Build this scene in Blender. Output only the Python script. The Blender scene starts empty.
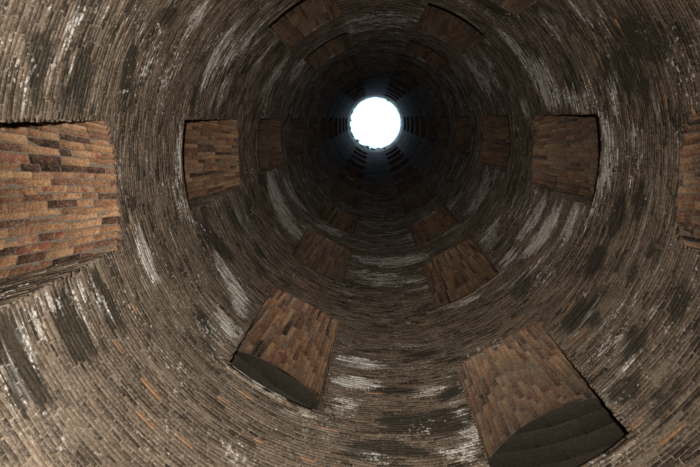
import bpy, math, random
import numpy as np
from mathutils import Matrix, Vector
random.seed(7)
rng = np.random.default_rng(11)
scene = bpy.context.scene
COL = scene.collection

# ---------------------------------------------------------------- dimensions (metres, z up, floor of the well at z = 0)
R = 2.35            # inner radius of the shaft
EYE = 1.6           # camera height
TOP = 47.7 + EYE    # top of the brick shaft
WALL = 1.12         # thickness of the shaft wall
GAL = 5.9           # outer radius of the stair galleries
HALF = 0.521        # half width of a window
PITCH = 1.42        # rise of the stairs from one window column to the next
CAM = (-0.16923, -0.53893, EYE)

# ---------------------------------------------------------------- camera
cam_data = bpy.data.cameras.new('camera')
cam_data.sensor_width = 36.0
cam_data.lens = 567.0 / 700.0 * 36.0
cam_data.clip_start = 0.02
cam_data.clip_end = 300
cam = bpy.data.objects.new('camera', cam_data)
COL.objects.link(cam)
rows = ((0.99897855, 0.02035819, 0.04034096), (-0.01186738, 0.97962315, -0.20049348), (-0.04360062, 0.19980994, 0.97886412))
cam.matrix_world = Matrix(((rows[0][0], -rows[1][0], -rows[2][0], CAM[0]),
                           (rows[0][1], -rows[1][1], -rows[2][1], CAM[1]),
                           (rows[0][2], -rows[1][2], -rows[2][2], CAM[2]),
                           (0, 0, 0, 1)))
scene.camera = cam

# ---------------------------------------------------------------- light: overcast sky over the well mouth, flash on the camera
world = bpy.data.worlds.new('sky')
scene.world = world
world.use_nodes = True
bg = world.node_tree.nodes['Background']
bg.inputs['Color'].default_value = (0.52, 0.74, 1.0, 1)
bg.inputs['Strength'].default_value = 2.15

flash = bpy.data.lights.new('flash', 'SPOT')
flash.energy = 1560
flash.color = (1.0, 0.915, 0.815)
flash.shadow_soft_size = 0.02
flash.spot_size = math.radians(120)
flash.spot_blend = 1.0
fo = bpy.data.objects.new('camera_flash', flash)
COL.objects.link(fo)
right = Vector(rows[0]); down = Vector(rows[1]); fwd = Vector(rows[2])
fo.location = Vector(CAM) - down * 0.085 - fwd * 0.17
aim = (fwd + right * -0.20 + down * 0.10).normalized()
fo.rotation_euler = aim.to_track_quat('-Z', 'Y').to_euler()

scene.view_settings.view_transform = 'Standard'
scene.view_settings.look = 'None'
scene.view_settings.gamma = 1
scene.view_settings.use_curve_mapping = False
scene.view_settings.exposure = 0.0

# ---------------------------------------------------------------- materials
def ramp(nt, stops, fac):
    n = nt.nodes.new('ShaderNodeValToRGB')
    while len(n.color_ramp.elements) < len(stops):
        n.color_ramp.elements.new(0.5)
    for e, (p, c) in zip(n.color_ramp.elements, stops):
        e.position = p; e.color = (*c, 1)
    nt.links.new(fac, n.inputs['Fac'])
    return n.outputs['Color']

def noise(nt, vec, scale, detail=4, rough=0.6, stretch=None):
    n = nt.nodes.new('ShaderNodeTexNoise')
    n.inputs['Scale'].default_value = scale
    n.inputs['Detail'].default_value = detail
    n.inputs['Roughness'].default_value = rough
    nt.links.new(vec, n.inputs['Vector'])
    return n.outputs['Fac']

def mathn(nt, op, a, b=None, c=None, clamp=False):
    n = nt.nodes.new('ShaderNodeMath'); n.operation = op; n.use_clamp = clamp
    for i, v in enumerate((a, b, c)):
        if v is None: continue
        if isinstance(v, (int, float)): n.inputs[i].default_value = v
        else: nt.links.new(v, n.inputs[i])
    return n.outputs[0]

def mix(nt, fac, a, b, mode='MIX'):
    n = nt.nodes.new('ShaderNodeMix'); n.data_type = 'RGBA'; n.blend_type = mode
    if isinstance(fac, (int, float)): n.inputs['Factor'].default_value = fac
    else: nt.links.new(fac, n.inputs['Factor'])
    for k, v in ((6, a), (7, b)):
        if isinstance(v, tuple): n.inputs[k].default_value = (*v, 1)
        else: nt.links.new(v, n.inputs[k])
    return n.outputs[2]

def masonry(name, stops, stained=True, tint_noise=0.25, rough=0.85, bump=0.35, spot=0.48, courses=False, vault=False, mottle=1.5):
    """stops: colour ramp driven by the per-piece value stored in the blue channel of 'wear'.
    red = white limescale and painted far haze, green = damp moss and broad dark tone."""
    m = bpy.data.materials.new(name); m.use_nodes = True
    nt = m.node_tree; L = nt.links.new
    b = nt.nodes['Principled BSDF']
    b.inputs['Roughness'].default_value = rough
    b.inputs['Specular IOR Level'].default_value = 0.25
    at = nt.nodes.new('ShaderNodeAttribute'); at.attribute_name = 'wear'
    sep = nt.nodes.new('ShaderNodeSeparateColor'); L(at.outputs['Color'], sep.inputs[0])
    geo = nt.nodes.new('ShaderNodeNewGeometry'); pos = geo.outputs['Position']
    n1 = noise(nt, pos, 9, 5, 0.65)
    n2 = noise(nt, pos, 42, 3, 0.7)
    f = mathn(nt, 'ADD', sep.outputs[2], mathn(nt, 'MULTIPLY', mathn(nt, 'SUBTRACT', n1, 0.5), tint_noise * 2.2))
    if courses:
        sx = nt.nodes.new('ShaderNodeSeparateXYZ'); L(pos, sx.inputs[0])
        w = mathn(nt, 'FRACT', mathn(nt, 'MULTIPLY', sx.outputs[2], 1 / 0.058))
        f = mathn(nt, 'SUBTRACT', f, mathn(nt, 'MULTIPLY', mathn(nt, 'LESS_THAN', w, 0.18), 0.15))
    f = mathn(nt, 'ADD', f, mathn(nt, 'MULTIPLY', mathn(nt, 'SUBTRACT', n2, 0.5), tint_noise * 1.6), clamp=True)
    col = ramp(nt, stops, f)
    if vault:
        # red: grey dust lying over the vault, green: weaker flash on higher vaults, darkened into the brick
        n3 = noise(nt, pos, 3.1, 4, 0.65)
        du = mathn(nt, 'ADD', sep.outputs[0], mathn(nt, 'MULTIPLY', mathn(nt, 'SUBTRACT', mathn(nt, 'ADD', n3, n2), 1.0), 1.6))
        du = mathn(nt, 'MULTIPLY', du, 0.9, clamp=True)
        col = mix(nt, du, col, (0.20, 0.160, 0.125))
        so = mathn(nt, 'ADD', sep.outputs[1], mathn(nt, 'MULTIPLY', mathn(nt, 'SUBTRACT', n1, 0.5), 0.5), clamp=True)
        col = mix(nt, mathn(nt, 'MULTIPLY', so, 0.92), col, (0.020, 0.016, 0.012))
    if stained:
        # dusty lime wash caught in patches over the brick faces
        n3 = noise(nt, pos, 2.3, 4, 0.6)
        dust = mathn(nt, 'MULTIPLY', mathn(nt, 'SUBTRACT', mathn(nt, 'ADD', n3, mathn(nt, 'MULTIPLY', n2, 0.6)), 0.74), 3.0, clamp=True)
        col = mix(nt, mathn(nt, 'MULTIPLY', dust, spot), col, (0.29, 0.235, 0.185))
        # dark moss
        md = mathn(nt, 'ADD', mathn(nt, 'MULTIPLY', sep.outputs[1], 1.2), mathn(nt, 'MULTIPLY', mathn(nt, 'SUBTRACT', n1, 0.5), 1.1))
        md = mathn(nt, 'MULTIPLY', mathn(nt, 'SUBTRACT', md, 0.30), 3.6, clamp=True)
        col = mix(nt, mathn(nt, 'MULTIPLY', md, 0.86), col, (0.034, 0.030, 0.021))
        # white limescale, with the far haze painted in the same tone
        mw = mathn(nt, 'ADD', sep.outputs[0], mathn(nt, 'MULTIPLY', mathn(nt, 'SUBTRACT', n1, 0.5), 2.0))
        mw = mathn(nt, 'ADD', mw, mathn(nt, 'MULTIPLY', mathn(nt, 'SUBTRACT', n2, 0.5), 2.4))
        mw = mathn(nt, 'ADD', mw, mathn(nt, 'MULTIPLY', mathn(nt, 'SUBTRACT', sep.outputs[2], 0.5), 0.5))
        mw = mathn(nt, 'MULTIPLY', mathn(nt, 'SUBTRACT', mw, 0.46), 1.9, clamp=True)
        mp = nt.nodes.new('ShaderNodeVectorMath'); mp.operation = 'MULTIPLY'; L(pos, mp.inputs[0]); mp.inputs[1].default_value = (1.6, 1.6, 13.0)
        n8 = noise(nt, mp.outputs[0], 1.0, 3, 0.6)
        mw = mathn(nt, 'ADD', mw, mathn(nt, 'MULTIPLY', mathn(nt, 'SUBTRACT', n8, 0.52), 4.0), clamp=True)
        mw = mathn(nt, 'MULTIPLY', mw, mathn(nt, 'MULTIPLY', sep.outputs[0], 2.5, clamp=True))
        n4 = noise(nt, pos, 1.7, 3, 0.6); n5 = noise(nt, pos, 26, 2, 0.5)
        sp = mathn(nt, 'ADD', n5, mathn(nt, 'MULTIPLY', mathn(nt, 'SUBTRACT', n4, 0.5), 0.9))
        sp = mathn(nt, 'MULTIPLY', mathn(nt, 'SUBTRACT', sp, 0.70), 12.0, clamp=True)
        mw = mathn(nt, 'MAXIMUM', mw, mathn(nt, 'MULTIPLY', sp, 0.7))
        col = mix(nt, mathn(nt, 'MULTIPLY', mw, 0.9), col, (0.58, 0.56, 0.52))
    n7 = noise(nt, pos, 85, 2, 0.75)
    mo = mathn(nt, 'ADD', mathn(nt, 'MULTIPLY', mathn(nt, 'SUBTRACT', mathn(nt, 'ADD', n7, n2), 1.0), mottle), 1.0)
    sc = nt.nodes.new('ShaderNodeVectorMath'); sc.operation = 'SCALE'
    L(col, sc.inputs[0]); L(mo, sc.inputs['Scale']); col = sc.outputs[0]
    L(col, b.inputs['Base Color'])
    bp = nt.nodes.new('ShaderNodeBump'); bp.inputs['Strength'].default_value = bump; bp.inputs['Distance'].default_value = 0.012
    L(mathn(nt, 'ADD', n1, mathn(nt, 'MULTIPLY', n2, 0.6)), bp.inputs['Height']); L(bp.outputs[0], b.inputs['Normal'])
    return m

WALLSTOPS = [(0.0, (0.030, 0.024, 0.019)), (0.3, (0.078, 0.060, 0.044)), (0.6, (0.145, 0.111, 0.081)), (0.94, (0.190, 0.140, 0.102)), (1.0, (0.30, 0.165, 0.085))]
MAT = {
    'brick': masonry('weathered_brick', WALLSTOPS, bump=0.8, tint_noise=0.34),
    'mortar': masonry('lime_mortar', [(0, (0.17, 0.135, 0.10)), (1, (0.30, 0.24, 0.18))], bump=0.7),
    'lining': masonry('far_brickwork', WALLSTOPS, courses=True),
    'vault': masonry('red_brick', [(0.0, (0.030, 0.020, 0.015)), (0.18, (0.095, 0.050, 0.034)), (0.42, (0.20, 0.10, 0.058)), (0.72, (0.33, 0.185, 0.098)), (0.9, (0.41, 0.26, 0.145)), (1.0, (0.20, 0.072, 0.046))], stained=False, vault=True, tint_noise=0.34, bump=1.0),
    'vault_mortar': masonry('grey_mortar', [(0, (0.13, 0.105, 0.082)), (1, (0.24, 0.195, 0.155))], stained=False, vault=True),
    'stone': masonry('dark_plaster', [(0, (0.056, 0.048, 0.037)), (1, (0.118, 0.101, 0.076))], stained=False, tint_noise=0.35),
    'coping': masonry('pale_coping_stone', [(0, (0.36, 0.35, 0.29)), (1, (0.60, 0.58, 0.50))], stained=False),
    'ground': masonry('dry_ground', [(0, (0.16, 0.13, 0.08)), (1, (0.3, 0.27, 0.18))], stained=False),
    'leaf': masonry('green_leaf', [(0, (0.06, 0.13, 0.02)), (1, (0.17, 0.30, 0.05))], stained=False, bump=0.0),
}

# ---------------------------------------------------------------- wear on the wall: patches in (arc length, height)
CHIPS= [(5.426, 5.311), (6.158, 6.948), (5.711, 5.219), (4.871, 5.869), (4.432, 5.813), (3.825, 7.154)]
STAINS=[('W',-6.142,5.297,-7.777,-0.599,2.011,-16.962,1.0),
('W',-6.092,5.568,-9.881,-1.405,7.364,-17.838,0.5),
('W',-5.755,7.135,-6.047,-0.053,-1.239,-7.527,1.0),
('W',-5.762,6.535,-17.386,-1.843,5.81,-11.484,0.6),
('W',-5.908,8.37,-2.574,-0.096,0.446,-6.212,1.0),
('W',-5.982,8.848,-4.772,-0.079,-0.932,-4.364,0.8),
('W',-5.85,9.19,-5.404,-0.359,3.922,-6.389,0.6),
('W',-5.66,9.395,-5.121,-0.202,1.04,-3.686,0.6),
('W',-6.377,9.315,-3.894,-0.189,0.644,-4.819,0.6),
('W',-6.533,8.87,-4.894,-0.183,-0.689,-7.356,0.4),
('W',-6.598,8.384,-7.082,0.006,-4.631,-8.547,0.5),
('W',-6.635,5.005,-7.591,-0.3,-2.007,-33.424,0.6),
('W',-6.536,5.203,-9.869,-0.409,-1.574,-29.899,0.5),
('W',-6.565,5.48,-8.415,0.787,-13.883,-25.507,0.5),
('W',-6.763,4.938,3.658,18.621,-84.142,0.785,0.7),
('W',-6.669,5.926,-10.756,-1.046,3.385,-20.449,0.3),
('W',6.712,6.543,-4.124,-0.417,0.829,-8.206,1.1),
('W',-7.25,7.007,-6.47,-0.195,-3.346,-13.701,0.5),
('W',-7.293,7.877,-6.668,-0.248,-2.289,-10.249,0.6),
('W',-7.303,7.859,-2.141,-0.205,2.301,-8.558,0.7),
('W',7.099,7.726,-4.346,0.064,-5.114,-8.252,0.5),
('W',6.03,8.15,-3.586,-0.301,0.744,-5.983,1.1),
('W',5.754,7.972,-3.303,-0.914,6.72,-4.278,1.1),
('W',5.664,7.254,-4.725,-0.853,3.832,-6.266,1.1),
('W',5.675,6.853,-6.756,-1.492,7.583,-10.472,0.7),
('W',4.908,6.7,-2.496,-0.115,-0.466,-6.325,1.0),
('W',5.214,6.647,-5.434,-0.228,-1.163,-10.218,0.8),
('W',4.614,6.596,-4.459,-1.643,7.632,-6.029,0.7),
('W',4.434,6.248,-6.152,-0.764,2.598,-11.889,0.4),
('W',4.092,7.917,-4.015,-0.239,0.826,-7.025,1.1),
('W',4.11,7.364,-4.149,-0.145,-0.242,-6.959,1.1),
('W',4.178,6.936,-7.947,-0.762,1.617,-7.854,0.8),
('W',4.25,6.744,-7.557,0.145,-3.425,-12.789,0.6),
('W',4.263,8.416,-10.573,-1.762,6.049,-7.021,0.5),
('W',3.349,7.158,-5.494,0.367,-4.427,-11.348,1.0),
('W',3.392,8.382,-7.14,-1.327,10.08,-9.581,0.4),
('W',3.053,6.741,-1.985,-5.38,20.148,-1.605,0.7),
('W',2.985,6.3,-1.704,-4.882,21.86,-1.939,0.8),
('W',3.195,5.994,-6.289,-1.702,6.244,-9.108,0.8),
('W',3.118,5.989,-4.792,-2.857,16.242,-9.754,0.7),
('W',3.839,6.002,-6.866,-0.878,3.132,-13.374,0.6),
('w',1.089,12.761,1.291,-0.527,14.529,1.812,0.3),
('W',0.812,8.499,3.608,-0.166,0.393,6.297,0.9),
('W',1.09,9.203,2.404,0.012,-1.253,4.38,1.1),
('W',1.009,9.86,2.766,-0.013,-1.152,4.469,0.8),
('W',1.578,11.301,4.0,-0.237,1.526,3.218,0.9),
('W',1.643,9.785,6.033,-0.029,-0.685,4.568,0.9),
('W',2.145,9.675,-3.819,-0.139,3.178,-7.763,0.9),
('W',2.5,9.391,-4.9,-0.162,2.439,-8.288,0.7),
('W',1.033,11.173,2.544,-1.493,13.41,1.465,0.5),
('W',0.845,10.313,3.454,0.029,-1.794,4.016,0.5),
('W',0.057,7.831,3.927,-0.046,-1.077,4.805,0.9),
('W',-0.326,7.816,4.463,-0.841,4.924,5.75,1.0),
('W',0.568,8.018,6.254,-0.256,-0.024,9.074,0.6),
('W',-0.229,7.193,5.994,-1.001,4.991,8.899,0.5),
('W',0.11,7.216,8.768,0.223,-4.236,11.826,0.5),
('W',-0.991,9.54,2.708,-0.161,0.203,2.784,0.9),
('W',-1.103,9.959,2.425,-0.189,1.092,3.265,0.7),
('W',-0.662,8.704,2.822,-1.211,6.823,1.782,0.7),
('W',-1.696,10.044,4.439,-0.271,0.736,4.675,0.8),
('W',-1.633,8.325,4.607,-0.169,-1.252,6.151,0.6),
('W',-1.584,7.419,7.616,-0.654,1.607,13.686,0.8),
('W',-0.804,8.186,3.87,-0.363,1.418,5.429,0.5),
('W',-1.397,13.304,2.053,-0.065,-0.291,1.644,0.7),
('W',-1.344,12.197,2.857,-0.022,-2.142,3.076,0.6),
('W',-0.645,11.019,5.54,-0.329,1.166,5.306,0.8),
('W',-0.629,7.566,6.137,-0.733,3.524,9.933,0.5),
('W',-0.556,6.7,9.702,-1.484,5.26,13.609,0.4),
('W',6.142,12.713,-1.368,-0.102,0.968,-1.764,1.0),
('W',6.894,13.288,-2.116,0.707,-10.849,-1.537,0.8),
('W',5.429,13.006,-0.174,1.075,-12.143,-0.585,0.7),
('W',6.155,14.488,-1.797,-0.066,-0.333,-2.745,0.7),
('W',3.558,12.791,-1.222,-0.035,0.531,-2.459,0.8),
('W',3.865,11.753,-2.025,-0.094,0.974,-2.912,0.7),
('W',3.672,11.284,-1.628,-0.056,0.762,-4.029,0.5),
('W',2.35,11.912,-2.689,-0.07,2.271,-4.868,0.9),
('W',2.573,14.197,-1.651,-0.095,3.838,-3.234,0.6),
('W',4.933,14.5,-3.316,-0.049,-1.12,-2.992,0.8),
('W',-5.966,12.257,3.071,0.044,0.751,2.499,0.7),
('W',-5.655,14.026,3.403,-0.021,1.734,1.809,0.8),
('W',-5.782,16.069,3.194,0.014,0.921,1.338,0.6),
('W',-6.464,12.324,2.536,-0.005,2.435,2.551,0.6),
('W',-6.231,12.095,-2.84,-0.069,-0.503,-3.472,0.5),
('W',-3.716,12.66,1.36,-0.033,0.227,1.55,0.6),
('W',-2.492,11.307,1.654,-0.09,1.266,4.381,0.8),
('W',-3.856,13.65,1.763,-0.037,0.454,1.936,0.5),
('W',-1.302,16.042,2.87,-0.081,-0.239,1.615,0.5),
('W',1.165,13.629,2.027,-0.075,0.487,2.119,0.7),
('W',0.835,13.302,2.315,0.005,-1.643,2.81,0.6),
('W',1.706,15.559,2.19,-0.016,-0.491,2.028,0.5),
('W',6.795,4.865,-0.198,3.827,-40.048,-4.578,0.9),
('W',6.773,5.33,-9.242,2.98,-13.506,-12.702,0.9),
('W',6.687,5.281,-13.769,-2.748,5.112,-16.507,0.8),
('W',6.689,4.816,-7.939,-0.97,1.411,-21.941,0.9),
('W',6.785,4.716,-11.237,3.478,-16.579,-21.83,0.9),
('W',6.45,4.367,-11.643,0.097,-7.722,-48.55,0.9),
('W',6.638,5.545,-9.45,-0.991,0.967,-18.883,0.7),
('W',6.562,4.401,-28.88,0.78,-6.872,-35.652,0.6),
('W',6.657,4.771,6.7,13.502,-38.391,6.065,0.8),
('W',6.383,4.473,-16.508,8.517,-36.304,-38.787,0.6),
('W',6.565,5.59,-15.25,-0.776,-4.411,-37.54,0.6),
('W',1.51,6.353,-7.154,-0.321,3.143,-16.037,0.9),
('W',1.304,6.583,-6.587,0.016,1.442,-19.719,0.7),
('W',1.725,6.35,-12.223,0.296,-0.92,-21.334,0.8),
('W',1.518,5.949,-8.748,0.12,-0.119,-25.323,0.6),
('W',1.866,5.883,1.111,-13.075,41.808,1.27,0.5),
('W',1.71,6.86,-13.604,0.263,-0.466,-26.45,0.5),
('W',1.123,6.138,-8.771,-1.669,21.262,-33.78,0.5),
('W',1.122,5.744,0.04,-4.445,44.496,-0.732,0.4),
('W',1.421,6.933,7.763,-0.301,1.145,17.245,0.3),
('W',1.216,5.75,2.927,-5.878,31.638,5.783,0.4),
('W',1.12,6.455,9.766,-1.741,10.274,19.746,0.4),
('W',-1.235,5.784,15.49,-4.42,8.153,12.633,0.5),
('W',3.047,6.151,-1.508,-4.725,18.767,-1.536,0.7),
('W',2.998,7.525,4.873,-3.212,24.885,8.046,0.4),
('D',-6.395,5.033,-7.628,0.63,-3.151,-8.179,1.2),
('D',-6.6,5.096,-5.561,0.436,-4.202,-10.507,1.0),
('D',-6.5,5.61,-5.271,0.046,-1.849,-7.261,1.2),
('D',-6.399,6.291,-4.069,-0.065,-1.717,-8.844,1.2),
('D',-6.348,5.32,-11.936,-1.594,3.944,-13.65,0.8),
('D',-6.711,4.885,-7.081,2.995,-7.6,-6.509,0.8),
('D',-6.734,5.663,-1.515,2.677,-16.933,-3.41,0.8),
('D',-6.467,4.81,-14.855,-0.816,0.065,-18.795,0.6),
('D',-6.164,5.861,-7.575,-0.046,-1.428,-8.031,0.7),
('D',-5.84,6.562,-6.404,-0.498,1.533,-5.127,0.9),
('D',-6.078,9.139,-5.159,-0.02,-2.225,-5.068,1.1),
('D',-6.563,8.201,-6.275,-0.24,-0.709,-6.704,0.8),
('D',-6.633,9.035,-6.888,-0.136,-1.872,-5.338,0.7),
('d',6.593,4.557,-3.412,-0.721,1.572,-7.313,1.1),
('d',6.566,5.129,-3.976,-0.602,1.054,-7.041,1.1),
('d',6.582,5.623,-4.651,-0.428,0.107,-9.15,0.9),
('W',6.595,4.665,-7.118,-1.413,6.051,-29.247,0.6),
('W',6.571,4.522,-10.191,-2.68,9.589,-31.127,0.5),
('W',6.584,5.32,-7.954,-0.789,0.516,-21.124,0.5),
('D',6.129,5.868,-8.972,-2.698,5.615,-7.256,0.7),
('D',6.577,7.018,-4.893,-0.674,2.038,-5.782,0.5),
('D',5.866,6.924,-6.014,-0.253,-0.912,-5.65,1.0),
('D',5.704,6.838,-6.478,-0.701,0.91,-5.724,1.0),
('D',6.846,7.554,-6.399,-0.537,0.609,-6.89,0.6),
('D',6.412,8.402,-1.994,0.05,-2.512,-3.496,0.8),
('D',6.467,9.698,-2.642,-0.069,-0.959,-2.494,0.7),
('d',3.376,6.591,-2.309,-0.03,-0.379,-6.172,1.0),
('d',3.179,6.435,-4.784,-0.246,0.605,-7.37,0.9),
('D',3.088,7.035,-6.57,0.752,-4.231,-7.809,1.0),
('D',3.716,7.274,-2.977,-0.178,1.271,-10.825,1.0),
('D',3.659,6.161,-2.568,-0.448,3.572,-8.839,0.8),
('d',3.873,6.072,-4.234,-0.425,1.136,-7.277,1.0),
('D',3.351,8.168,-3.352,-0.384,4.507,-8.134,0.8),
('D',3.938,8.29,-2.588,-0.02,-1.642,-10.694,0.5),
('D',6.036,15.238,-1.41,-0.111,1.032,-0.866,1.0),
('D',6.085,12.703,-2.754,-0.202,1.228,-2.126,0.9),
('D',6.508,10.637,-3.124,-0.286,1.736,-3.048,0.7),
('D',5.869,9.747,-5.852,-0.612,2.113,-3.867,0.8),
('D',3.533,13.658,-1.151,-0.047,1.637,-3.536,0.6),
('D',3.363,15.268,-1.584,-0.007,-0.162,-2.822,0.7),
('D',2.556,11.439,-6.933,0.263,-2.176,-5.296,0.3),
('D',-0.908,7.279,-2.663,0.966,-2.379,-1.326,0.8),
('D',-1.175,6.656,3.15,-0.778,1.622,2.008,0.8),
('D',-1.009,8.575,2.941,-0.171,0.002,3.65,1.0),
('D',-1.462,9.52,-4.504,0.5,-1.835,-2.583,0.8),
('D',0.026,7.973,5.343,-0.874,6.219,8.466,0.5),
('D',-0.272,7.319,8.096,-1.717,8.564,10.151,1.0),
('D',0.488,7.393,3.492,-0.14,-0.092,5.551,0.9),
('D',1.034,7.468,4.412,-0.504,1.701,4.203,0.9),
('D',0.321,6.988,3.74,-0.576,2.309,4.889,0.7),
('D',1.768,8.674,3.667,-0.552,2.113,2.336,0.7),
('D',1.503,7.125,5.841,0.099,-0.783,4.837,0.8),
('D',1.513,6.97,1.693,2.402,-8.118,1.555,0.8),
('D',1.45,6.023,-7.685,0.404,-0.653,-6.121,1.0),
('D',1.342,6.177,-0.727,3.332,-11.956,-0.642,0.7),
('D',1.716,5.738,-5.796,-0.584,1.503,-5.833,1.0),
('D',1.609,7.065,-4.75,-0.462,2.565,-5.379,0.9),
('D',0.944,5.849,4.119,-0.429,1.022,4.977,0.7),
('D',1.507,5.421,6.037,0.972,-2.062,5.88,0.6),
('D',1.656,5.281,-4.96,-0.434,1.213,-7.291,0.5),
('D',-1.945,8.379,2.209,-0.632,5.028,2.133,0.8),
('D',-2.08,9.167,2.556,-0.384,2.476,2.061,0.9),
('D',-1.128,6.06,3.569,-0.817,2.27,4.279,0.5),
('D',-5.495,10.938,-3.21,0.047,-1.597,-2.137,0.5),
('D',6.212,4.167,-8.404,-0.79,-0.005,-8.212,0.5),
('D',0.397,20.41,-0.278,-0.101,2.439,-0.184,0.2),
('D',3.185,7.437,-4.639,-1.818,14.29,-7.921,0.6),
('D',2.373,7.785,-3.692,-0.087,1.04,-7.704,0.4)]

ST = STAINS

def vnoise(p, seed=0):
    """trilinear value noise, p (n,3) -> 0..1"""
    i = np.floor(p).astype(np.int64); f = p - i; f = f * f * (3 - 2 * f)
    def h(dx, dy, dz):
        n = (i[:, 0] + dx) * 374761393 + (i[:, 1] + dy) * 668265263 + (i[:, 2] + dz) * 2147483647 + seed * 974711
        n = (n ^ (n >> 13)) * 1274126177
        n = n & 0x7fffffff
        n = (n ^ (n >> 16)) & 0xffff
        return n / 65535.0
    x, y, z = f[:, 0], f[:, 1], f[:, 2]
    a = (h(0,0,0) * (1-x) + h(1,0,0) * x) * (1-y) + (h(0,1,0) * (1-x) + h(1,1,0) * x) * y
    b = (h(0,0,1) * (1-x) + h(1,0,1) * x) * (1-y) + (h(0,1,1) * (1-x) + h(1,1,1) * x) * y
    return a * (1-z) + b * z

def sill_phase(theta, z):
    """height above the sill line of the stair helix below, 0..3*PITCH"""
    base = EYE + 6.45 + PITCH * (theta / math.radians(60))
    return np.mod(z - base, 3 * PITCH)

def wear(P, tint):
    """P (n,3) world points -> RGBA wear values, with far haze painted in"""
    th = np.arctan2(P[:, 1], P[:, 0]); z = P[:, 2]; s = th * R
    W = np.zeros(len(P)); D = np.zeros(len(P))
    C = 2 * math.pi * R
    for k, s0, z0, a, b, c, d, st in ST:
        m = np.abs(z - z0) < 6
        ds = (s[m] - s0 + C / 2) % C - C / 2; dz = z[m] - z0
        u = a * ds + b * dz; v = c * ds + d * dz
        if k in 'wd': q = np.maximum(np.abs(u), np.abs(v)); val = np.clip((1.1 - q) * 6, 0, 1) * st
        else: q = np.sqrt(u * u + v * v); val = np.clip((1.35 - q) * (1.9 if k == 'W' else 0.9), 0, 1) * st * (1.15 if k == 'W' else 0.95)
        T = W if k in 'Ww' else D
        T[m] = np.maximum(T[m], val)
    ph = sill_phase(th, z)
    # between the windows the wall is greyer and limed, over the lintels it stays brown
    band = np.clip((ph + 0.2) * 3, 0, 1) * np.clip((2.7 - ph) * 1.6, 0, 1)
    q = np.c_[np.cos(th) * R, np.sin(th) * R, z]
    n = vnoise(q * [1.1, 1.1, 2.2], 3) * 0.6 + vnoise(q * [2.7, 2.7, 6.5], 5) * 0.4
    high = np.clip((z - 7.0) / 4.0, 0, 1)
    W = np.maximum(W, np.clip((n - 0.50) * 3.0, 0, 1) * band * 0.62 * high)
    W = np.maximum(W, 0.42 * np.clip((z - 11) / 6, 0, 1) + 0 * n)  # paler with height: lime deposit plus distant haze put into the colour
    D_hi = np.clip((z - 11) / 6, 0, 1)
    rim = np.exp(-((ph - 4.16) / 0.12) ** 2) * (n > 0.42)
    W = np.maximum(W, rim * 0.55 * np.clip((z - 5) / 3, 0, 1))
    W = np.maximum(W, np.clip((n - 0.66) * 4, 0, 1) * 0.4)
    n2 = vnoise(q * [1.4, 1.4, 2.0], 9) * 0.6 + vnoise(q * [4, 4, 7], 12) * 0.4
    D = np.maximum(D, np.clip((n2 - 0.56) * 4.0, 0, 1) * 0.55)
    # a broad darker tone on one side of the shaft
    side = np.clip(np.cos(th - math.radians(-22)) * 1.2 - 0.05, 0, 1)
    D = np.maximum(D, side * 0.25 * (0.55 + 0.9 * n2))
    D = D * (1 - 0.5 * D_hi)
    D = D * (1 - 0.8 * np.clip(W, 0, 1))
    out = np.ones((len(P), 4)); out[:, 0] = np.clip(W, 0, 1.2); out[:, 1] = D; out[:, 2] = tint
    return out

# ---------------------------------------------------------------- mesh helpers
def mesh_from(name, V, F, tint, stained=False, offset=None, look=(0, 0)):
    """V (n,3) world or local vertices, F (m,4) quads, tint per vertex"""
    V = np.asarray(V, float); F = np.asarray(F, np.int32)
    me = bpy.data.meshes.new(name)
    me.vertices.add(len(V)); me.vertices.foreach_set('co', V.ravel())
    k = F.shape[1]
    me.loops.add(F.size); me.loops.foreach_set('vertex_index', F.ravel())
    me.polygons.add(len(F)); me.polygons.foreach_set('loop_start', np.arange(0, F.size, k, dtype=np.int32))
    me.polygons.foreach_set('loop_total', np.full(len(F), k, np.int32))
    me.update(calc_edges=True)
    a = me.color_attributes.new('wear', 'FLOAT_COLOR', 'POINT')
    Pw = V if offset is None else V + offset
    if stained: c = wear(Pw, tint)
    else:
        c = np.ones((len(V), 4)); c[:, 0] = look[0]; c[:, 1] = look[1]; c[:, 2] = tint
    a.data.foreach_set('color', c.ravel().astype(np.float32))
    return me

def link(name, me, mat, parent=None, loc=None):
    o = bpy.data.objects.new(name, me)
    if mat is not None and not me.materials: me.materials.append(mat)
    COL.objects.link(o)
    if parent: o.parent = parent
    if loc is not None: o.location = loc
    return o

def empty(name, loc=(0, 0, 0)):
    o = bpy.data.objects.new(name, None); o.empty_display_size = 0.3
    COL.objects.link(o); o.location = loc
    return o

# faces of a block with a chamfered front: 0-3 back, 4-7 front rim, 8-11 front face
BF = [(4, 5, 9, 8), (5, 6, 10, 9), (6, 7, 11, 10), (7, 4, 8, 11), (8, 9, 10, 11), (0, 1, 5, 4), (1, 2, 6, 5), (2, 3, 7, 6), (3, 0, 4, 7)]
BF = np.array(BF)

def project(P):
    d = np.asarray(P) - np.array(CAM)
    v = d @ np.array(rows).T
    return 350 + 567 * v[:, 0] / v[:, 2], 233.5 + 567 * v[:, 1] / v[:, 2], v[:, 2]

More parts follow.
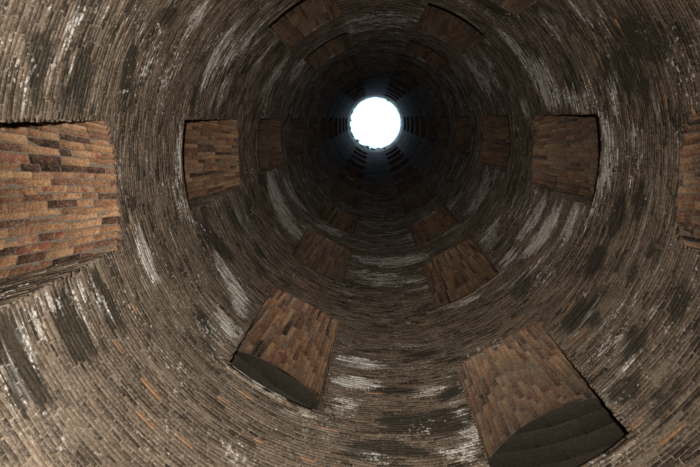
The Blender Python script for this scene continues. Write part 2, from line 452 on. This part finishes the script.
# ---------------------------------------------------------------- the windows: positions
AZ = {0: -0.1, 1: 60 - 0.9, 2: 120 - 0.4, 3: 180.9, 4: 240.5, 5: 300.0}
FIX = {(3, -3): (2.15, 2.30), (3, 0): (6.44, 2.45), (2, -1): (5.02, 2.43), (2, 2): (9.36, 2.42), (1, -2): (3.72, 2.19),
       (1, 1): (8.04, 2.36), (0, -3): (2.21, 2.33), (0, 0): (6.47, 2.44), (4, 1): (7.94, 2.15)}
RISE0, RISE1, HALF1 = 0.25, 0.35, 0.82
wins = []
for n in range(-4, 30):
    for k in range(6):
        if (n - k) % 3: continue
        zs, hw = FIX.get((k, n), (6.45 + PITCH * n, 2.38))
        wins.append(dict(k=k, n=n, az=math.radians(AZ[k]), sill=zs + EYE, spring=zs + hw + EYE, crown=zs + hw + RISE0 + EYE))
ALPHA = math.asin(HALF / R)
bycol = {k: sorted([w for w in wins if w['k'] == k], key=lambda w: w['sill']) for k in range(6)}

def top_at(w, u):
    """underside of the arch at u = lateral offset / half width"""
    return w['spring'] + RISE0 * math.sqrt(max(0.0, 1 - min(1, abs(u)) ** 2))

def half_at(w, z):
    if z <= w['sill'] or z >= w['crown']: return 0.0
    if z <= w['spring']: return 1.0
    return math.sqrt(1 - ((z - w['spring']) / RISE0) ** 2)

# ---------------------------------------------------------------- shaft wall: mortar bed
BRICK_TOP = 26.0 + EYE
strips = []
azs = sorted((w for w in [(math.radians(AZ[k]), k) for k in range(6)]))
for i, (a, k) in enumerate(azs):
    u = np.linspace(-1, 1, 13)
    for j in range(12):
        strips.append((a + math.asin(HALF * u[j] / R), a + math.asin(HALF * u[j + 1] / R), k, u[j], u[j + 1]))
    a2 = azs[(i + 1) % 6][0] + (2 * math.pi if i == 5 else 0)
    t = np.linspace(a + ALPHA, a2 - ALPHA, 13)
    for j in range(12): strips.append((t[j], t[j + 1], None, 0, 0))
rowjit = rng.normal(0, 1, 400)
def build_shell(z0, z1, step, radius, name, jitter=0.0):
    V = []; F = []; T = []
    for ta, tb, k, ua, ub in strips:
        segs = []; lo = (z0, z0)
        if k is not None:
            for w in bycol[k]:
                if w['crown'] <= z0: continue
                if w['sill'] >= z1: break
                hi = max(z0, w['sill'])
                if hi > lo[0]: segs.append((lo, (hi, hi)))
                lo = (max(z0, top_at(w, ua)), max(z0, top_at(w, ub)))
        if lo[0] < z1 or lo[1] < z1: segs.append((lo, (z1, z1)))
        for (la, lb), (ha, hb) in segs:
            m = max(1, int(round((min(ha, hb) - max(la, lb)) / step)))
            for q in range(m):
                b = len(V)
                f0, f1 = q / m, (q + 1) / m
                zz = la + (ha - la) * f0
                r = radius + (rowjit[int(zz / step) % 400] * jitter if jitter else 0)
                for th, z in ((ta, la + (ha - la) * f0), (tb, lb + (hb - lb) * f0), (tb, lb + (hb - lb) * f1), (ta, la + (ha - la) * f1)):
                    V.append((r * math.cos(th), r * math.sin(th), z))
                F.append((b + 1, b, b + 3, b + 2))
                tt = 0.5 + 0.22 * rowjit[(int(zz / step) * 7 + 3) % 400]
                T += [tt] * 4
    V = np.array(V)
    if not jitter:
        # mortar smeared unevenly: in places it stands proud of the bricks
        c = V * [1, 1, 1.0]
        m = vnoise(c * [3.1, 3.1, 4.5], 21) * 0.55 + vnoise(c * [8, 8, 11], 22) * 0.45
        fade = np.clip((14 - V[:, 2]) / 6, 0.25, 1)
        dr = (0.5 - m) * 0.019 * fade
        rr = np.hypot(V[:, 0], V[:, 1])
        V[:, 0] *= (rr + dr) / rr; V[:, 1] *= (rr + dr) / rr
    return mesh_from(name, V, F, np.clip(np.array(T), 0, 1), stained=True)

wall = link('wall_shaft', build_shell(0.0, BRICK_TOP, 0.09, R + 0.0045, 'wall_shaft'), MAT['mortar'])
wall['kind'] = 'structure'
wall['label'] = 'round brick wall of the well shaft rising to the daylight'
far = link('far_brickwork', build_shell(BRICK_TOP, TOP, 0.29, R + 0.004, 'far_brickwork', 0.002), MAT['lining'], wall)
far['kind'] = 'stuff'

# ---------------------------------------------------------------- shaft wall: bricks
def wave(t, z):
    # the courses are not quite level
    return 0.012 * math.sin(3 * t + 0.9 * z) + 0.007 * math.sin(11 * t + 2.3 * z) + 0.004 * math.sin(29 * t - 3.1 * z)

def wall_brick(ta, tb, z0, z1, proud, fine):
    j = rng.uniform(-0.0035, 0.0035, (4, 2)) if fine else np.zeros((4, 2))
    ch = 0.0035
    wa = wave(ta, z0); wb = wave(tb, z0)
    base = [(ta, z0 + wa), (tb, z0 + wb), (tb, z1 + wb), (ta, z1 + wa)]
    P = np.empty((12, 3))
    dt = ch / R
    tl = rng.uniform(-0.0014, 0.0014, 4)
    for i, (t, z) in enumerate(base):
        t2 = t + j[i, 0] / R; z2 = z + j[i, 1]
        r1 = R + 0.035
        P[i] = (r1 * math.cos(t2), r1 * math.sin(t2), z2)
        r2 = R - proud + 0.003
        P[4 + i] = (r2 * math.cos(t2), r2 * math.sin(t2), z2)
        t3 = t2 + (dt if i in (0, 3) else -dt); z3 = z2 + (ch if i < 2 else -ch)
        r3 = R - proud + tl[i]
        P[8 + i] = (r3 * math.cos(t3), r3 * math.sin(t3), z3)
    return P

bricks = []
z = 0.06; course = 0
while z < BRICK_TOP - 0.05:
    hgt = 0.031 + rng.uniform(-0.004, 0.007)
    if z > 14 + EYE: hgt = 0.07
    zc = z + hgt / 2
    t = rng.uniform(0, 0.1); end = t + 2 * math.pi
    rowp = rng.normal(0, 0.0009)
    while t < end - 0.01:
        ln = (0.235 if rng.random() < 0.5 else 0.125) * rng.uniform(0.7, 1.15)
        t2 = min(t + ln / R, end)
        a, b = t, t2 - 0.010 / R
        pieces = [(a, b)]
        for kk in range(6):
            for w in bycol[kk]:
                if w['sill'] - 0.05 < zc < w['crown']:
                    hu = half_at(w, min(max(zc, w['sill'] + 0.001), w['crown'] - 0.002))
                    hh = math.asin(HALF * hu / R) + 0.004
                    if zc < w['sill']: continue
                    for sh in (-2 * math.pi, 0, 2 * math.pi):
                        c = w['az'] + sh
                        nxt = []
                        for (p, q) in pieces:
                            if q <= c - hh or p >= c + hh: nxt.append((p, q)); continue
                            if p < c - hh: nxt.append((p, c - hh))
                            if q > c + hh: nxt.append((c + hh, q))
                        pieces = nxt
        for (p, q) in pieces:
            if (q - p) * R > 0.03:
                r = rng.random()
                proud = rowp + rng.normal(0.0005, 0.0021)
                if r < 0.025: proud = -0.008
                proud = max(-0.009, min(0.006, proud))
                bricks.append((p, q, z, z + hgt, proud))
        t = t2
    z += hgt + 0.0095
    course += 1

cen = np.array([((R) * math.cos((b[0] + b[1]) / 2), R * math.sin((b[0] + b[1]) / 2), (b[2] + b[3]) / 2) for b in bricks])
px, py, pd = project(cen)
inside = (pd > 0.3) & (px > 3) & (px < 697) & (py > 3) & (py < 464)
rad = cen[:, :2] / R
dvec = cen - np.array(CAM)
dist = np.linalg.norm(dvec, axis=1)
cosv = np.abs((dvec[:, :2] * rad).sum(1)) / dist
area = np.array([(b[1] - b[0]) * (b[3] - b[2]) for b in bricks]) * cosv / dist ** 2
area[~inside] = 0
order = np.argsort(-area)
single = set(order[:300].tolist())
tints = np.clip(rng.normal(0.48, 0.19, len(bricks)), 0.02, 0.76)
sel = rng.random(len(bricks))
tints[sel < 0.008] = 1.15
tints[(sel > 0.86)] = rng.uniform(0.0, 0.2, (sel > 0.86).sum())
for s0, z0 in CHIPS:      # a few clean orange bricks low on the wall
    dd = ((np.array([(b[0] + b[1]) / 2 * R for b in bricks]) - s0 + math.pi * R) % (2 * math.pi * R) - math.pi * R) ** 2 + (cen[:, 2] - z0) ** 2
    tints[np.argmin(dd)] = 1.3
VV = []; TT = []
for i, b in enumerate(bricks):
    P = wall_brick(*b, b[2] < 12)
    if i in single:
        c = P[:4].mean(0)
        me = mesh_from('brick', P - c, BF, tints[i], stained=True, offset=c)
        link('brick', me, MAT['brick'], wall, c)
    else:
        VV.append(P); TT.append(np.full(12, tints[i]))
n = len(VV)
FF = (BF[None] + (np.arange(n) * 12)[:, None, None]).reshape(-1, 4)
bw = link('brickwork', mesh_from('brickwork', np.concatenate(VV), FF, np.concatenate(TT), stained=True), MAT['brick'], wall)
bw['kind'] = 'stuff'

# ---------------------------------------------------------------- windows with their brick vaults
def arch_pt(w, v, d, lift=0.0):
    """v in -1..1 across the arch, d = depth into the wall 0..WALL, lift raises the point above the vault"""
    f = d / WALL
    half = HALF + (HALF1 - HALF) * f; rise = RISE0 + (RISE1 - RISE0) * f
    # parametrise by angle so the courses keep an even width
    A = math.atan2(rise, half) * 2.0
    x = half * math.sin(A * v) / math.sin(A); 
    rr = half / math.sin(A)
    zz = w['spring'] + rr * (math.cos(A * v) - math.cos(A))
    x += math.sin(A * v) * lift; zz += math.cos(A * v) * lift
    r0 = math.sqrt(max(0, R * R - x * x)) if True else R
    r = r0 * (1 - f) + (R + WALL) * f
    ca, sa = math.cos(w['az']), math.sin(w['az'])
    return np.array((r * ca - x * sa, r * sa + x * ca, zz))

def vault_brick(w, v0, v1, d0, d1, proud, jit=0.004):
    P = np.empty((12, 3)); ch = 0.003
    vm = (v0 + v1) / 2; dv = (v1 - v0)
    for i, (v, d) in enumerate(((v0, d0), (v0, d1), (v1, d1), (v1, d0))):
        jv = rng.uniform(-0.09, 0.09) * dv; jd = rng.uniform(-jit, jit)
        v = v + jv; d = d + jd
        P[i] = arch_pt(w, v, d, 0.05)
        P[4 + i] = arch_pt(w, v, d, -proud + 0.003)
        v2 = v + (0.06 * dv if i < 2 else -0.06 * dv); d2 = d + (ch if i in (0, 3) else -ch)
        P[8 + i] = arch_pt(w, v2, d2, -proud + rng.uniform(-0.003, 0.003))
    return P

def grid_mesh(name, fn, nu, nv, tint=0.5, look=(0, 0)):
    V = [fn(i / nu, j / nv) for i in range(nu + 1) for j in range(nv + 1)]
    F = [(i * (nv + 1) + j, i * (nv + 1) + j + 1, (i + 1) * (nv + 1) + j + 1, (i + 1) * (nv + 1) + j) for i in range(nu) for j in range(nv)]
    return mesh_from(name, V, F, tint, look=look)

# (dust, painted dimming) on the vault of single windows
LOOK = {(3, -3): (0.05, 0.0), (0, -3): (0.1, 0.15), (2, -1): (0.12, 0.05), (1, -2): (0.42, 0.05), (3, 0): (0.02, 0.18), (0, 0): (0.35, 0.35),
        (4, -2): (0.1, 0.45), (5, -1): (0.3, 0.6), (1, 1): (0.12, 0.40), (2, 2): (0.5, 0.45), (4, 1): (0.2, 0.65), (5, 2): (0.3, 0.65), (3, 3): (0.4, 0.55), (0, 3): (0.2, 0.6),
        (1, 4): (0.25, 0.55), (2, 5): (0.3, 0.6)}
PLACE = {(3, -3): 'large window opening at the left edge of the picture, red brick vault cut off by the frame',
         (0, -3): 'window opening cut off by the right edge of the picture, red brick vault',
         (2, -1): 'window opening at the lower left with orange brick vault and dark stair ceiling behind',
         (1, -2): 'largest window opening, at the lower right, with wide dark stair ceiling behind its vault',
         (3, 0): 'window opening left of centre with orange brick vault, nearer of the column',
         (0, 0): 'window opening right of centre with brown brick vault and white limescale beyond its sill',
         (4, -2): 'window opening at the top edge of the picture, left of centre, mostly cut off',
         (5, -1): 'window opening cut off by the top edge of the picture, right of centre'}
order_w = sorted(wins, key=lambda w: (w['sill'], w['k']))
SIDE = {0: 'right-hand', 1: 'lower right', 2: 'lower left', 3: 'left-hand', 4: 'upper left', 5: 'upper right'}
count = {k: 0 for k in range(6)}
ORD = ['lowest', 'second', 'third', 'fourth', 'fifth', 'sixth', 'seventh', 'eighth', 'ninth', 'tenth', 'eleventh', 'topmost']
for idx, w in enumerate(order_w):
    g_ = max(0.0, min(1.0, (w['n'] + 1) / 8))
    w['look'] = LOOK.get((w['k'], w['n']), (0.25 + 0.1 * g_, 0.25 + 0.5 * g_))  # higher vaults coloured darker to imitate the flash falling off
    near = w['n'] <= 3; mid = w['n'] <= 8
    ca, sa = math.cos(w['az']), math.sin(w['az'])
    bed = grid_mesh('window', lambda a, b: arch_pt(w, -1 + 2 * a, 0.004 + b * (WALL - 0.004), 0.004), 12, 4, 0.5, w['look'])
    root = link('window_%d' % (idx + 1), bed, MAT['vault_mortar'])
    root['kind'] = 'structure'
    count[w['k']] += 1
    root['label'] = PLACE.get((w['k'], w['n']), 'arched window opening, %s from the bottom in the %s column of windows' % (ORD[min(count[w['k']], 12) - 1], SIDE[w['k']]))
    # vault bricks: courses run along the depth of the opening
    stuffV = []; stuffT = []
    nrow = 21 if w['n'] == -3 else 23 if near else 15 if mid else 8
    cuts = np.cumsum(np.r_[0, rng.uniform(0.75, 1.25, nrow)]); cuts = -1 + 2 * cuts / cuts[-1]
    for r_ in range(nrow):
        v0, v1 = float(cuts[r_]), float(cuts[r_ + 1])
        g = rng.uniform(0.03, 0.08) * (v1 - v0)
        d = 0.0 if r_ % 2 else -0.12
        rowp = rng.normal(0, 0.003)
        while d < WALL - 0.02:
            ln = rng.uniform(0.15, 0.33) if near else rng.uniform(0.28, 0.45)
            if rng.random() < 0.25: ln *= 0.6
            d1 = min(d + ln, WALL)
            if WALL - d1 < 0.07: d1 = WALL
            a = max(d, 0.002)
            if d1 - a > 0.03:
                q = rng.random()
                proud = rowp * 0.5 + rng.normal(0.001, 0.003)
                tint = float(np.clip(rng.normal(0.60, 0.22), 0.08, 0.93))
                if q < 0.04: proud = 0.0; tint = rng.uniform(0.0, 0.15)
                elif q < 0.11: tint = rng.uniform(0.15, 0.35)
                elif q < 0.18: tint = 1.0
                wv = 0.012 * math.sin(5 * d + r_ * 0.35 + w['az']) + rng.uniform(-0.006, 0.006)
                P = vault_brick(w, v0 + g + wv, v1 - g + wv, a, d1 - 0.009, float(np.clip(proud, -0.001, 0.010)))
                if near:
                    c = P.mean(0)
                    link('brick', mesh_from('brick', P - c, BF, tint, look=w['look']), MAT['vault'], root, c)
                else:
                    stuffV.append(P); stuffT.append(np.full(12, tint))
            d = d1
    if stuffV:
        m_ = len(stuffV)
        o = link('vault_brickwork', mesh_from('vault_brickwork', np.concatenate(stuffV), (BF[None] + (np.arange(m_) * 12)[:, None, None]).reshape(-1, 4), np.concatenate(stuffT), look=w['look']), MAT['vault'], root)
        o['kind'] = 'stuff'
    # jambs and sill
    for sgn in (-1, 1):
        def jp(d, z, out=0.0, sgn=sgn):
            f = max(0, d) / WALL
            x = sgn * (HALF + (HALF1 - HALF) * f + out)
            r0 = math.sqrt(R * R - HALF * HALF)
            r = r0 * (1 - f) + (R + WALL) * f
            if d < 0: r = r0 + d
            return np.array((r * ca - x * sa, r * sa + x * ca, z))
        H = w['spring'] - w['sill']
        jm = link('jamb', grid_mesh('jamb', lambda a, b: jp(0.004 + a * (WALL - 0.004), w['sill'] + b * H, 0.008), 2, 2), MAT['vault_mortar'], root)
        nz = 41 if near else 20 if mid else 0
        JV = []; JT = []
        for q in range(nz):
            za = w['sill'] + H * q / nz; zb = w['sill'] + H * (q + 1) / nz - 0.008
            d = 0.0 if q % 2 else -0.12
            while d < WALL - 0.02:
                d1 = min(d + rng.uniform(0.2, 0.3), WALL)
                a = max(d, 0.0)
                if d1 - a > 0.03:
                    pr = rng.normal(0.004, 0.004); P = np.empty((12, 3))
                    for i, (dd, zz) in enumerate(((a, za), (d1 - 0.008, za), (d1 - 0.008, zb), (a, zb))):
                        P[i] = jp(dd, zz, 0.04); P[4 + i] = jp(dd, zz, -pr + 0.005)
                        P[8 + i] = jp(dd + (0.005 if i in (0, 3) else -0.005), zz + (0.005 if i < 2 else -0.005), -pr)
                    JV.append(P); JT.append(np.full(12, float(np.clip(rng.normal(0.5, 0.2), 0, 0.9))))
                d = d1
        if JV:
            m_ = len(JV)
            o = link('jamb_brickwork', mesh_from('jamb_brickwork', np.concatenate(JV), (BF[None] + (np.arange(m_) * 12)[:, None, None]).reshape(-1, 4), np.concatenate(JT)), MAT['brick'], jm)
            o['kind'] = 'stuff'
    def sp(d, x, z):
        f = d / WALL; r = math.sqrt(R * R - x * x) * (1 - f) + (R + WALL) * f
        x2 = x * (1 + (HALF1 / HALF - 1) * f)
        return np.array((r * ca - x2 * sa, r * sa + x2 * ca, z))
    SV = []
    for zz in (w['sill'] - 0.10, w['sill']):
        for i in range(9): SV += [sp(0.0, HALF * (-1 + i / 4), zz + rng.uniform(-0.006, 0.006)), sp(WALL, HALF * (-1 + i / 4), zz)]
    SF = []
    for i in range(8):
        a = 2 * i; SF += [(18 + a, 19 + a, 21 + a, 20 + a), (a, a + 2, a + 3, a + 1), (a, 18 + a, 20 + a, a + 2)]
    link('sill', mesh_from('sill', SV, SF, 0.45), MAT['mortar'], root)

# ---------------------------------------------------------------- stair galleries around the shaft: two helical vaulted ceilings
def ceil_pt(h, th, f, lift=0.0):
    """h = which stair, th = running angle, f = 0..1 from shaft wall to outer wall"""
    r = R + WALL + (GAL - R - WALL) * f
    z = EYE + 6.45 + PITCH * (th / math.radians(60)) + h * 3 * PITCH + 2.38 + RISE1 + 0.01 + 0.30 * math.sin(math.pi * min(1, f)) + lift
    return np.array((r * math.cos(th), r * math.sin(th), z))
for h in (0, 1):
    t0 = math.radians(-60 * 5 - 180 * h); t1 = math.radians(60 * 27 - 180 * h)
    me = grid_mesh('ceiling', lambda a, b: ceil_pt(h, t0 + (t1 - t0) * a, b, 0.006), 420, 8)
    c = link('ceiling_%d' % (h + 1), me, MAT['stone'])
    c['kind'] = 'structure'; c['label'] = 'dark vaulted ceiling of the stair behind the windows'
    for w in wins:
        if w['n'] > -1: continue
        # the running angle of this window on stair h
        tn = math.radians(60) * (w['n'] - 3 * h)
        if abs((tn - w['az'] + math.pi) % (2 * math.pi) - math.pi) > 0.3: continue
        for bi in range(7):
            fa = 0.0 + bi * 0.13; fb = fa + 0.1285
            x = -0.36 - rng.uniform(0, 0.1)
            while x < 0.36:
                x1 = x + rng.uniform(0.14, 0.22)
                V = []
                lift = rng.uniform(-0.001, 0.001)
                for lf, ins in ((0.03, 0), (lift + 0.004, 0), (lift, 0.004)):
                    for (t_, f_) in ((x + ins, fa + ins), (x1 - 0.0015 - ins, fa + ins), (x1 - 0.0015 - ins, fb - ins), (x + ins, fb - ins)):
                        V.append(ceil_pt(h, tn + t_, f_, lf))
                V = np.array(V); cc = V.mean(0)
                link('stone', mesh_from('stone', V - cc, BF, float(rng.uniform(0.2, 0.7))), MAT['stone'], c, cc)
                x = x1
def tube_mesh(name, r, z0, z1, seg=96, nz=2, tint=0.4):
    return grid_mesh(name, lambda a, b: (r * math.cos(2 * math.pi * a), r * math.sin(2 * math.pi * a), z0 + (z1 - z0) * b), seg, nz, tint)
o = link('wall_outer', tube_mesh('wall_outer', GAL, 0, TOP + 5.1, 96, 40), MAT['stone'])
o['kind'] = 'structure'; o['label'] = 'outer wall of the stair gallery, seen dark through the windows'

# ---------------------------------------------------------------- bottom and top of the well
o = link('floor', grid_mesh('floor', lambda a, b: ((0.01 + (GAL + 0.1) * b) * math.cos(2 * math.pi * a), (0.01 + (GAL + 0.1) * b) * math.sin(2 * math.pi * a), 0), 64, 12), MAT['stone'])
o['kind'] = 'structure'; o['label'] = 'dark stone floor at the bottom of the well'
o = link('ground', grid_mesh('ground', lambda a, b: ((2.75 + 22 * b) * math.cos(2 * math.pi * a), (2.75 + 22 * b) * math.sin(2 * math.pi * a), TOP + 5.1), 64, 12), MAT['ground'])
o['kind'] = 'structure'; o['label'] = 'ground around the mouth of the well'
RIN = 2.33
NC = 28
bedv = tube_mesh('trim', 2.5, TOP - 0.1, TOP + 6.1, 64, 2)
ring = link('trim_1', bedv, MAT['coping'])
ring['kind'] = 'structure'; ring['label'] = 'pale stone parapet ringing the bright mouth of the well'
for i in range(NC):
    a0 = 2 * math.pi * i / NC; a1 = 2 * math.pi * (i + 1) / NC - 0.01
    for lvl, (rin, z0, z1) in enumerate([(RIN, TOP + 1.02 * q, TOP + 1.02 * q + 1.0) for q in range(6)]):
        off = 0.5 * lvl * 2 * math.pi / NC
        jr = rng.uniform(-0.012, 0.012)
        V = []
        for (rr, ins) in ((2.85, 0), (rin + 0.02 + jr, 0), (rin + jr, 0.012)):
            for (t_, z_) in ((a0 + off + ins / 2, z0 + ins), (a1 + off - ins / 2, z0 + ins), (a1 + off - ins / 2, z1 - ins), (a0 + off + ins / 2, z1 - ins)):
                V.append((rr * math.cos(t_), rr * math.sin(t_), z_))
        V = np.array(V); cc = V.mean(0)
        link('stone', mesh_from('stone', V - cc, np.vstack([BF, [[0, 3, 2, 1]]]), float(rng.uniform(0.2, 0.9))), MAT['coping'], ring, cc)

# small ferns rooted in the joints of the parapet
def fern(az, z, size, seed):
    r_ = np.random.default_rng(seed)
    V = []; F = []; T = []
    for f_ in range(9):
        yaw = r_.uniform(-1.2, 1.2); el = r_.uniform(-0.5, 0.7); ln = size * r_.uniform(0.6, 1.0)
        d = np.array((-math.cos(yaw) * math.cos(el), math.sin(yaw) * math.cos(el), math.sin(el)))
        side = np.cross(d, (0, 0, 1)); side /= np.linalg.norm(side)
        b = len(V)
        V += [np.zeros(3) - side * 0.004, np.zeros(3) + side * 0.004, d * ln + side * 0.004 - np.array((0, 0, 0.25 * ln)), d * ln - side * 0.004 - np.array((0, 0, 0.25 * ln))]
        F.append((b, b + 1, b + 2, b + 3)); T += [0.4] * 4
        for s_ in range(6):
            p = d * ln * (s_ + 0.5) / 6 + np.array((0, 0, -0.25 * ln * ((s_ + 0.5) / 6) ** 2))
            lw = 0.34 * ln * (1 - s_ / 7)
            for sg in (-1, 1):
                b = len(V)
                tip = p + side * sg * lw + d * ln * 0.08
                V += [p - d * ln * 0.04, p + side * sg * lw * 0.5 - d * ln * 0.05, tip, p + side * sg * lw * 0.5 + d * ln * 0.10]
                F.append((b, b + 1, b + 2, b + 3)); T += [r_.uniform(0, 1)] * 4
    o = link('fern', mesh_from('fern', V, F, np.array(T)), MAT['leaf'])
    o.location = (2.34 * math.cos(az), 2.34 * math.sin(az), z); o.rotation_euler = (0, 0, az)
    return o
spots = [(205, 0.3, .34), (188, .55, .28), (172, .35, .26), (155, .3, .34), (138, .45, .4), (122, .2, .42), (108, .4, .45), (97, .3, .4), (84, .5, .3), (70, .25, .26), (222, .4, .22), (300, .45, .2)]
for i, (a, dz, sz) in enumerate(spots):
    o = fern(math.radians(a), TOP + 1.0 + dz * 7, sz, 50 + i)
    o['label'] = 'tiny green fern rooted in the pale parapet at the mouth of the well'
    o['category'] = 'fern'; o['group'] = 'ferns on the rim of the well mouth'
